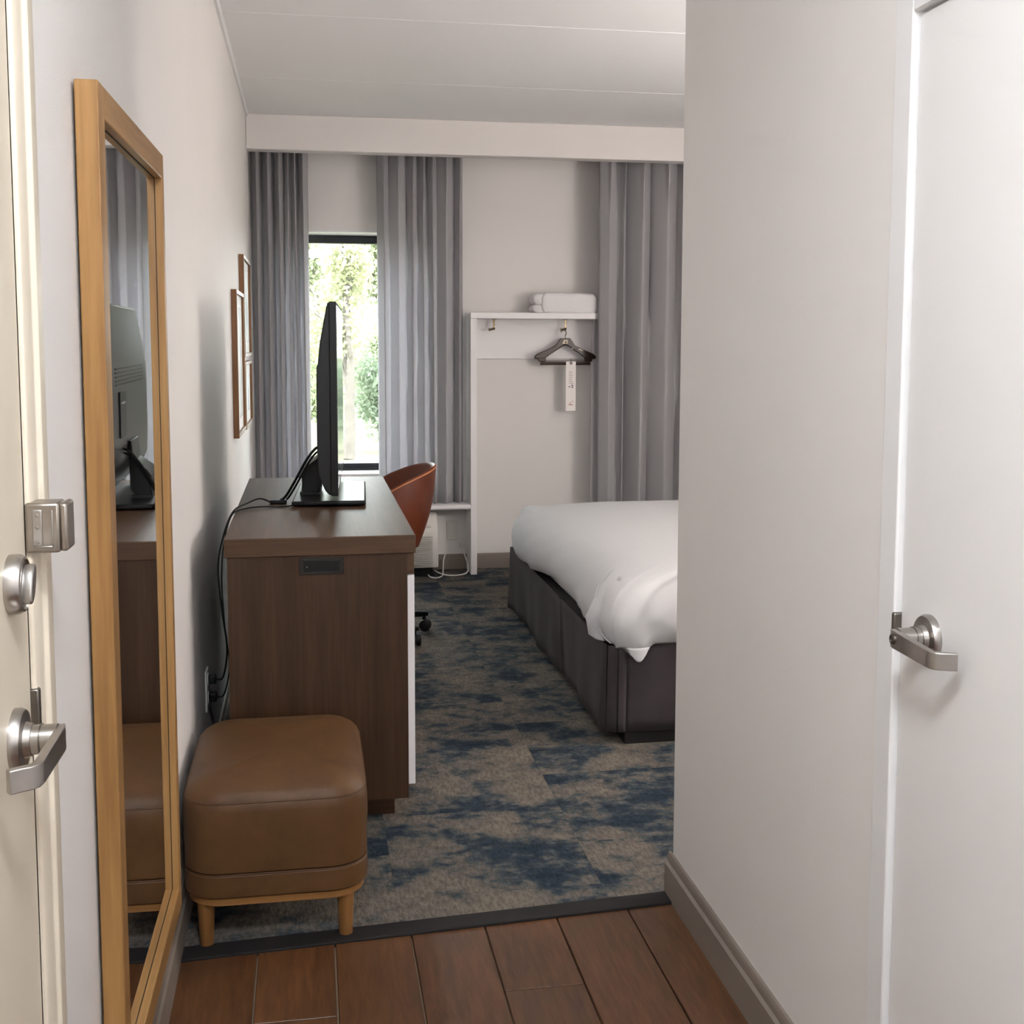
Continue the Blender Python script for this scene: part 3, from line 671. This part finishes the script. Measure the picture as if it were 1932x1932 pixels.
# ------------------------------------------------------------------ bed + duvet
BX0, BX1, BY0, BY1 = 1.282, 3.36, 3.835, 5.80
bed = thing('bed', 'king bed with charcoal box pleat skirt under the white duvet', 'bed', ((BX0+BX1)/2, (BY0+BY1)/2, 0))
P(box(BX0+.062, BX1-.05, BY0+.006, BY1-.06, .0005, .06), 'plinth', 'plinth_black', bed, bevel=.003)
P(box(BX0+.012, BX1, BY0+.018, BY1-.012, .058, .33), 'box_spring', 'skirt_velvet', bed, bevel=.02)
P(box(BX0+.03, BX1, BY0+.04, BY1-.03, .33, .56), 'mattress', 'duvet_white', bed, bevel=.05, seg=4)
def skirt(path_fn, L, pleats, name, seed):
    """path_fn(s)->(x,y,nx,ny); vertical cloth with pleats at s in list, soft ripples"""
    rnd = random.Random(seed)
    ss = sorted(set([round(L*i/160, 4) for i in range(161)] + [round(p_+d_, 4) for p_ in pleats for d_ in (-.03, -.012, -.004, -.001, .001, .004, .012, .03)]))
    ss = [s for s in ss if 0 <= s <= L]
    nz = 8
    def fn(i, j):
        s = ss[i]; x_, y_, nx, ny = path_fn(s); f = j/(nz-1); z_ = .045+(.345-.045)*f
        off = .010*math.sin(s*7+seed)*(1-f)+.005*math.sin(s*23+seed)*(1-f)
        for p_ in pleats:
            d_ = s-p_
            if abs(d_) < .028:
                w_ = 1-abs(d_)/.028
                off += (.010*(w_**.5)*(1 if d_ > 0 else .6) - (.034 if abs(d_) < .0035 else 0))*(1.15-.55*f)
        return (x_+nx*off, y_+ny*off, z_)
    return P(MB().grid(fn, len(ss), nz), name, 'skirt_velvet', bed, solid=.003, angle=50)
skirt(lambda s: (BX0, BY1-s, -1, 0), BY1-BY0, [BY1-4.60, BY1-BY0-.05], 'skirt_foot', 2)
skirt(lambda s: (BX0+s, BY0, 0, -1), BX1-BX0, [.035, 1.0], 'skirt_near_side', 5)
skirt(lambda s: (BX0+s, BY1, 0, 1), BX1-BX0, [1.0], 'skirt_far_side', 7)
# duvet
dv = thing('duvet', 'puffy white duvet draped over the bed', 'duvet', ((BX0+BX1)/2, (BY0+BY1)/2, .33))
fx, ny_, fy, hx = 1.256, 3.805, 5.83, 3.40
rn, rf = .07, .20
def outline(ins):
    out = []
    x0, ya, yb = fx+ins, ny_+ins, fy-ins; hw_ = (yb-ya)/2-.03; rN = min(hw_, rn+ins*.55); rF = min(hw_, rf+ins*.35); hx_ = hx-.05
    def seg_pts(a, b, n, nx, ny):
        for i in range(n): f = i/n; out.append((a[0]+(b[0]-a[0])*f, a[1]+(b[1]-a[1])*f, nx, ny))
    def arc_pts(cx_, cy_, r, a0, a1, n):
        for i in range(n): a = a0+(a1-a0)*i/n; out.append((cx_+r*math.cos(a), cy_+r*math.sin(a), math.cos(a), math.sin(a)))
    seg_pts((hx_, yb), (x0+rF, yb), 50, 0, 1); arc_pts(x0+rF, yb-rF, rF, PI/2, PI, 24)
    ym = max(4.15 + ins*.5, min(ya+rN+.02, yb-rF-.01))
    seg_pts((x0, yb-rF), (x0, ym), 60, -1, 0); seg_pts((x0, ym), (x0, ya+rN), 60, -1, 0)
    arc_pts(x0+rN, ya+rN, rN, PI, 1.5*PI, 20)
    seg_pts((x0+rN, ya), (x0+.6+ins*.3, ya), 70, 0, -1); seg_pts((x0+.6+ins*.3, ya), (hx_, ya), 40, 0, -1)
    return out
def lerp_tab(tab, q):
    for (a, va), (b, vb) in zip(tab[:-1], tab[1:]):
        if a <= q <= b: return va+(vb-va)*(q-a)/(b-a)
    return tab[0][1] if q < tab[0][0] else tab[-1][1]
footz = [(3.80, .345), (3.95, .372), (4.11, .366), (4.4, .392), (4.7, .402), (5.15, .352), (5.55, .33), (5.83, .32)]
prof = [(-1, 0), (.012, .03), (.002, .06), (-.004, .10), (.0, .14), (.012, .18), (.035, .215), (.07, .242), (.12, .262), (.20, .280), (.33, .292), (.55, .298), (.80, .300)]
outs = [outline(0)]+[outline(p_[0]) for p_ in prof[1:]]
out = outs[0]
def dfn(i, j):
    x_, y_, nx, ny = out[i]; gx_, gy_, _, _ = outs[j][i]
    if nx < -.5: hem = lerp_tab(footz, y_)
    elif ny < 0: hem = .338 + .006*math.sin(x_*14)
    else: hem = .33
    # hanging corner tip near (1.37, 3.80)
    tip = math.exp(-((x_-1.372)/.030)**2)*(1 if ny < -.5 else 0)
    hem -= .038*tip
    bulge = .010*math.sin(y_*5.1+1)+.006*math.sin(x_*9+y_*13)
    if j == 0: ins, z_ = .028, hem; gx_, gy_ = x_, y_
    else:
        ins, dz_ = prof[j]; zf = dz_/.30
        z_ = hem + (.602-hem)*zf
        if j == 1: z_ = hem+.012
        ins = -bulge*(1-zf)
    # fold/dart on the foot side just before the near corner
    if nx < -.3 or (nx < 0 and ny < 0):
        d_ = y_-3.905
        lowf = max(0, min(1, (.555-z_)/.12))
        if abs(d_) < .05:
            ins += ((.045*math.exp(-(d_/.009)**2)) - .036*math.exp(-((d_+.026)/.020)**2))*lowf
        if .0 < d_ < .14: ins += .006*math.sin(z_*130+d_*25)*lowf*(1-d_/.14)
    wr = .0025*math.sin(x_*37+y_*23+z_*61)+.002*math.sin(y_*51-z_*80)
    if ny > .5 or nx > -2: ins += wr*(1 if j < 8 else .3)
    insx = ins
    px_ = gx_-nx*insx; py_ = gy_-ny*insx
    return (px_, py_, z_)
nO = len(out); nP = len(prof)
mb = MB().grid(dfn, nO, nP)
# top surface: strips from the inner ring to the head end
base_i = len(mb.v)
inner = [mb.v[i*nP+nP-1] for i in range(nO)]
half = nO//2
mb.f = [f for f in mb.f]
lo, hi = 0, nO-1
while hi-lo > 1:
    a_, b_ = lo*nP+nP-1, hi*nP+nP-1
    if hi-lo == 2: mb.f.append((a_, (lo+1)*nP+nP-1, b_)); break
    c_, d_ = (lo+1)*nP+nP-1, (hi-1)*nP+nP-1
    mb.f.append((a_, c_, d_, b_)); lo += 1; hi -= 1
P(mb, 'duvet_cover', 'duvet_white', dv, solid=.006, angle=180)
# hanging corner piece of the cover
tipm = MB().grid(lambda i, j: (1.335+.078*i/8+.010*(j/5)*(.5-i/8)*2*1.2, 3.795-.008*math.sin(PI*i/8)-.003*j/5, .345-.046*(j/5)*(math.sin(PI*min(1, max(0, (i+.6)/9.2))))**.8), 9, 6)
P(tipm, 'corner_flap', 'duvet_white', dv, solid=.006, angle=180)
crease = MB().tube(bez([(1.262, 3.890, .545), (1.250, 3.889, .50), (1.249, 3.880, .44), (1.262, 3.850, .385), (1.285, 3.812, .358)], 6), [.001+.0022*math.sin(PI*k/24) for k in range(25)], 8)
P(crease, 'piped_edge', 'duvet_white', dv)

# ------------------------------------------------------------------ office chair
ch = thing('office_chair', 'rust leather barrel back office chair on black casters', 'chair', (.60, 5.46, 0))
CX, CY = .60, 5.46
def rim(th): # th=0 at back (+X)
    return .455 + .335*max(0, math.cos(th*.62))**.75
def shell(off, name, mat):
    n, nz = 49, 12
    def fn(i, j):
        th = math.radians(-115+230*i/(n-1)); f = j/(nz-1); z_ = .43+(rim(th)-.43)*f
        r_ = .185+.24*(z_-.43)*(.35+.65*max(0, math.cos(th))) + .05*math.sin(PI*min(1, f))*.3 + off*math.sin(PI*min(.5, .5*(1-f)+.12))*1.0
        return (CX+r_*math.cos(th)*1.0, CY+r_*math.sin(th)*1.18, z_)
    return fn, n, nz
fo, n_, nz_ = shell(.012, 0, 0); fi, _, _ = shell(-.020, 0, 0)
P(MB().grid(fo, n_, nz_), 'back_shell', 'rust_leather', ch, angle=80)
P(MB().grid(fi, n_, nz_), 'back_cushion', 'rust_leather', ch, angle=80)
top = MB().grid(lambda i, j: tuple(Vector(fo(i, nz_-1)).lerp(Vector(fi(i, nz_-1)), j/4) + Vector((0, 0, .010*math.sin(PI*j/4)))), n_, 5)
P(top, 'back_rim', 'rust_leather', ch, angle=80)
P(MB().tube([Vector(fo(i, nz_-1)) for i in range(n_)], .0035, 6), 'piping', 'piping', ch)
P(MB().lathe([(.02, .40), (.17, .405), (.205, .425), (.205, .455), (.18, .478), (.10, .486), (.02, .487)], (CX-.03, CY, 0), (0, 0, 1), 32), 'seat_cushion', 'rust_leather', ch)
P(MB().lathe([(.10, .385), (.10, .402)], (CX, CY, 0), (0, 0, 1), 24), 'seat_plate', 'black_plastic', ch)
P(MB().lathe([(.035, .09), (.032, .20), (.022, .205), (.022, .388)], (CX, CY, 0), (0, 0, 1), 20), 'gas_column', 'black_plastic', ch)
for k in range(5):
    a = math.radians(22+72*k); R_ = .245; dx, dy = math.cos(a), math.sin(a); sxn, syn = -dy, dx
    lg_ = MB()
    vs = []
    for r_, w_, zt, zb in ((.02, .026, .130, .085), (.12, .021, .112, .080), (R_, .015, .094, .070), (R_+.02, .010, .090, .072)):
        for s_, z_ in ((-1, zb), (1, zb), (1, zt), (-1, zt)): vs.append((CX+dx*r_+sxn*w_*s_, CY+dy*r_+syn*w_*s_, z_))
    fs = [(3, 2, 1, 0), (12, 13, 14, 15)] + [(4*i+q, 4*i+(q+1) % 4, 4*i+4+(q+1) % 4, 4*i+4+q) for i in range(3) for q in range(4)]
    lg_.add(vs, fs)
    P(lg_, 'base_leg', 'black_plastic', ch, bevel=.004)
    cx_, cy_ = CX+dx*R_, CY+dy*R_
    ax = Vector((math.cos(a+.9), math.sin(a+.9), 0))
    w_ = P(MB().lathe([(.016, -.024), (.026, -.021), (.028, -.004), (.022, -.002), (.022, .002), (.028, .004), (.026, .021), (.016, .024)], (cx_+.006, cy_, .029), ax, 24), 'caster', 'black_plastic', ch)
    sub(MB().cyl((cx_, cy_, .045), (cx_, cy_, .075), .009, .009, 12), 'caster_stem', 'black_plastic', w_)

# ------------------------------------------------------------------ air conditioner under the ledge
ac = thing('air_conditioner', 'white wall air conditioner with louvred grille below the window ledge', 'air conditioner', (.55, 6.94, .05))
AF = 6.835
aprof = [(AF, .052), (AF, .255), (AF+.006, .272), (AF+.03, .318), (AF+.06, .352), (AF+.085, .364), (YB-.02, .366), (YB-.02, .052)]
P(MB().prism(aprof, 'X', .05, 1.034), 'casing', 'white_plastic', ac, bevel=.012, seg=3)
P(box(.10, 1.00, AF+.02, YB-.03, .0005, .055), 'base', 'black_rubber', ac, smooth=False)  # black block stands in for the shade in the gap under the casing
P(box(.09, .998, AF-.0015, AF+.004, .070, .250), 'grille_recess', 'white_plastic', ac, smooth=False)
for k in range(16):
    z_ = .074+.0108*k
    P(box(.086, 1.0, AF-.0150, AF+.002, z_, z_+.0052), 'louvre', 'white_plastic', ac, bevel=.001, seg=1, smooth=False)
P(MB().prism([(AF+.010, .288), (AF+.004, .294), (AF+.016, .322), (AF+.022, .317)], 'X', .60, .992), 'control_flap', 'white_plastic', ac, bevel=.001)
P(MB().prism([(AF+.003, .300), (AF+.0015, .304), (AF+.012, .310), (AF+.013, .304)], 'X', .80, .982), 'flap_slot', 'white_plastic', ac)
# far outlet with cord
ol2 = thing('wall_outlet', 'white outlet plate on the wall beside the air conditioner', 'outlet', (1.14, YB, .235))
P(box(1.107, 1.172, YB-.007, YB-.0002, .175, .290), 'cover_plate', 'white_plastic', ol2, bevel=.003)
P(box(1.122, 1.157, YB-.0085, YB-.006, .195, .270), 'socket', 'white_plastic', ol2, bevel=.002)
bx_ = thing('cord_adapter', 'small white plug low on the wall beside the wardrobe panel', 'plug', (1.20, YB, .15))
P(box(1.186, 1.214, YB-.034, YB-.0004, .135, .165), 'adapter_body', 'white_plastic', bx_, bevel=.004)
wc = thing('white_cord', 'white power cord looping across the carpet from the air conditioner', 'cord', (1.1, 6.8, 0))
P(MB().tube(bez([(1.200, YB-.034, .137), (1.203, 6.98, .10), (1.216, 6.93, .05), (1.205, 6.88, .012), (1.150, 6.835, .006), (1.090, 6.84, .006), (1.045, 6.89, .010), (1.020, 6.93, .020)]), .0042, 8), 'cord_strand', 'white_plastic', wc)
P(MB().tube(bez([(1.10, YB-.020, .100), (1.085, YB-.03, .060), (1.072, 6.95, .012), (1.055, 6.83, .006), (1.015, 6.775, .006), (.985, 6.80, .006), (.975, 6.86, .008)]), .0040, 8), 'cord_strand', 'white_plastic', wc)

# ------------------------------------------------------------------ ceiling lamps
def ceiling_lamp(x_, y_, kind, label, rad, drop):
    """semi-flush bowl: faintly glowing glass bowl with the bulbs shining up to the ceiling"""
    t_ = thing('ceiling_lamp_offscreen', label, 'lamp', (x_, y_, ZC)); zb = ZC-drop
    P(MB().lathe([(.07, .0), (.07, -.018), (.03, -.024), (.010, -.026), (.010, -drop-.002)], (x_, y_, ZC), (0, 0, 1), 32), 'stem', 'brushed_nickel', t_)
    P(MB().lathe([(rad, .0), (rad*1.01, -.006), (rad*.96, -.03), (rad*.8, -.055), (rad*.5, -.072), (.004, -.078)], (x_, y_, zb), (0, 0, 1), 40), 'glass_bowl_offscreen', kind+'_bowl', t_)
    P(MB().lathe([(rad*.94, .001), (rad*.94, .004)], (x_, y_, zb), (0, 0, 1), 40), 'bulb_tray_offscreen', kind+'_up', t_)
    return t_
ceiling_lamp(.42, .30, 'entry', 'round bowl ceiling lamp over the entry', .17, .16)
fl = thing('floor_lamp_offscreen', 'slim floor lamp with a drum shade beside the bed head', 'lamp', (3.25, 3.42, 0))
P(MB().lathe([(.14, .001), (.14, .014), (.02, .022)], (3.25, 3.42, 0), (0, 0, 1), 32), 'lamp_base', 'brushed_nickel', fl)
P(MB().cyl((3.25, 3.42, .018), (3.25, 3.42, 1.40), .010, .010, 12), 'lamp_pole', 'brushed_nickel', fl)
P(MB().lathe([(.19, 0), (.17, .24), (.165, .238), (.05, .16), (.04, .12)], (3.25, 3.42, 1.32), (0, 0, 1), 36), 'lamp_shade_offscreen', 'shade_glow', fl)
P(MB().lathe([(.12, .20), (.12, .203)], (3.25, 3.42, 1.32), (0, 0, 1), 32), 'bulb_tray_offscreen', 'shade_up', fl)

# ------------------------------------------------------------------ outdoors
structure(box(-60, 60, YB+.9, 140, -.62, -.60).build('ground_lawn', 'lawn', smooth=False), 'pale green lawn outside the window')
def leaves(mb, centers, n, size, rnd, flat=.6):
    for _ in range(n):
        c, r = centers[rnd.randrange(len(centers))]
        while True:
            d = Vector((rnd.uniform(-1, 1), rnd.uniform(-1, 1), rnd.uniform(-1, 1)))
            if .2 < d.length <= 1: break
        p_ = Vector(c)+Vector((d.x*r, d.y*r, d.z*r*flat))
        a = Vector((rnd.gauss(0, 1), rnd.gauss(0, 1), rnd.gauss(0, 1))).normalized(); b = a.orthogonal().normalized()
        b = (b*math.cos(rnd.uniform(0, 6))+a.cross(b)*math.sin(rnd.uniform(0, 6))).normalized()
        s_ = size*rnd.uniform(.6, 1.3)
        mb.add([p_-a*s_, p_+b*s_*.5, p_+a*s_, p_-b*s_*.5], [(0, 1, 2, 3)])
    return mb
def tree(x_, y_, h, r0, label, leafmat, seed, nl=1500, spread=.5, lsize=.09, fork=.4):
    rnd = random.Random(seed); t_ = thing('tree', label, 'tree', (x_, y_, -.6), 'trees outside the window')
    tips = []; br = MB()
    def grow(p_, d, L, r, depth):
        pts = [p_]; rad = [r]; q = Vector(p_); dd = Vector(d)
        for s_ in range(4):
            dd = (dd+Vector((rnd.gauss(0, .10), rnd.gauss(0, .10), rnd.gauss(.03, .05)))).normalized()
            q = q+dd*L/4; pts.append(Vector(q)); rad.append(r*(1-.10*(s_+1)))
            if depth >= 2: tips.append((Vector(q), .35+.12*rnd.random()))
        br.tube(pts, rad, 7 if depth < 2 else 5)
        if depth < 4:
            for s_ in range(2 if depth == 0 else 3):
                az = rnd.uniform(0, 2*PI); tl = rnd.uniform(.35, .75)*spread*2
                nd = (dd+Vector((math.cos(az)*tl, math.sin(az)*tl, rnd.uniform(-.05, .3)))).normalized()
                st = pts[-1] if s_ == 0 else pts[rnd.choice((2, 3))]
                grow(st, nd, L*rnd.uniform(.58, .78), r*.58 if depth else r*.68, depth+1)
        else: tips.append((Vector(q), .55))
    grow(Vector((0, 0, 0)), Vector((0, 0, 1)), h*fork, r0, 0)
    br.build('trunk', 'bark', t_)
    leaves(MB(), tips, nl, lsize, rnd).build('foliage', leafmat, t_, smooth=False)['kind'] = 'stuff'
    return t_
tree(.95, 20.0, 6.2, .105, 'slender pale tree straight outside the window', 'leaf_pale', 21, 4600, .30, .055, .27)
tree(-.6, 25.0, 6.2, .13, 'taller pale tree standing behind the loose bush', 'leaf_pale', 5, 6500, .5, .075)
tree(2.3, 27.0, 5.6, .14, 'round crowned green tree behind the deep green bush', 'leaf_mid', 9, 7000, .5, .075)
tree(1.05, 36.0, 6.6, .15, 'farthest full crowned green tree at the end of the lawn', 'leaf_mid', 14, 8000, .5, .10)
def bush(x_, y_, r, h, label, mat, seed, n=1800):
    rnd = random.Random(seed); t_ = thing('bush', label, 'bush', (x_, y_, -.6), 'bushes outside the window')
    cs = [(Vector((rnd.uniform(-.5, .5)*r, rnd.uniform(-.4, .4)*r, h*rnd.uniform(.25, .75))), r*rnd.uniform(.35, .6)) for _ in range(12)]
    leaves(MB(), cs, n, .055, rnd, .9).build('foliage', mat, t_, smooth=False)['kind'] = 'stuff'
    st = MB()
    for c_, r_ in cs: st.tube([(0, 0, 0), tuple(c_*.5+Vector((0, 0, .05))), tuple(c_)], [.03, .02, .008], 5)
    st.build('stem', 'bark', t_)
bush(1.62, 21.5, .80, 1.9, 'rounded deep green bush beside the slender tree', 'leaf_deep', 3, 4200)
bush(.15, 23.0, .9, 2.4, 'loose pale green bush in front of the taller pale tree', 'leaf_mid', 8, 4200)
bush(2.0, 30.5, 1.2, 3.4, 'big hedge bush behind the round crowned tree', 'leaf_mid', 41, 5000)
bush(-1.6, 33.0, 1.4, 3.8, 'big pale hedge bush behind the loose bush', 'leaf_pale', 42, 5000)
bush(.55, 28.0, .9, 2.3, 'low hedge bush filling the gap behind the slender tree', 'leaf_pale', 44, 4200)
bush(5.6, 34.0, 1.4, 3.6, 'big pale hedge bush farthest from the slender tree', 'leaf_pale', 43, 3500)
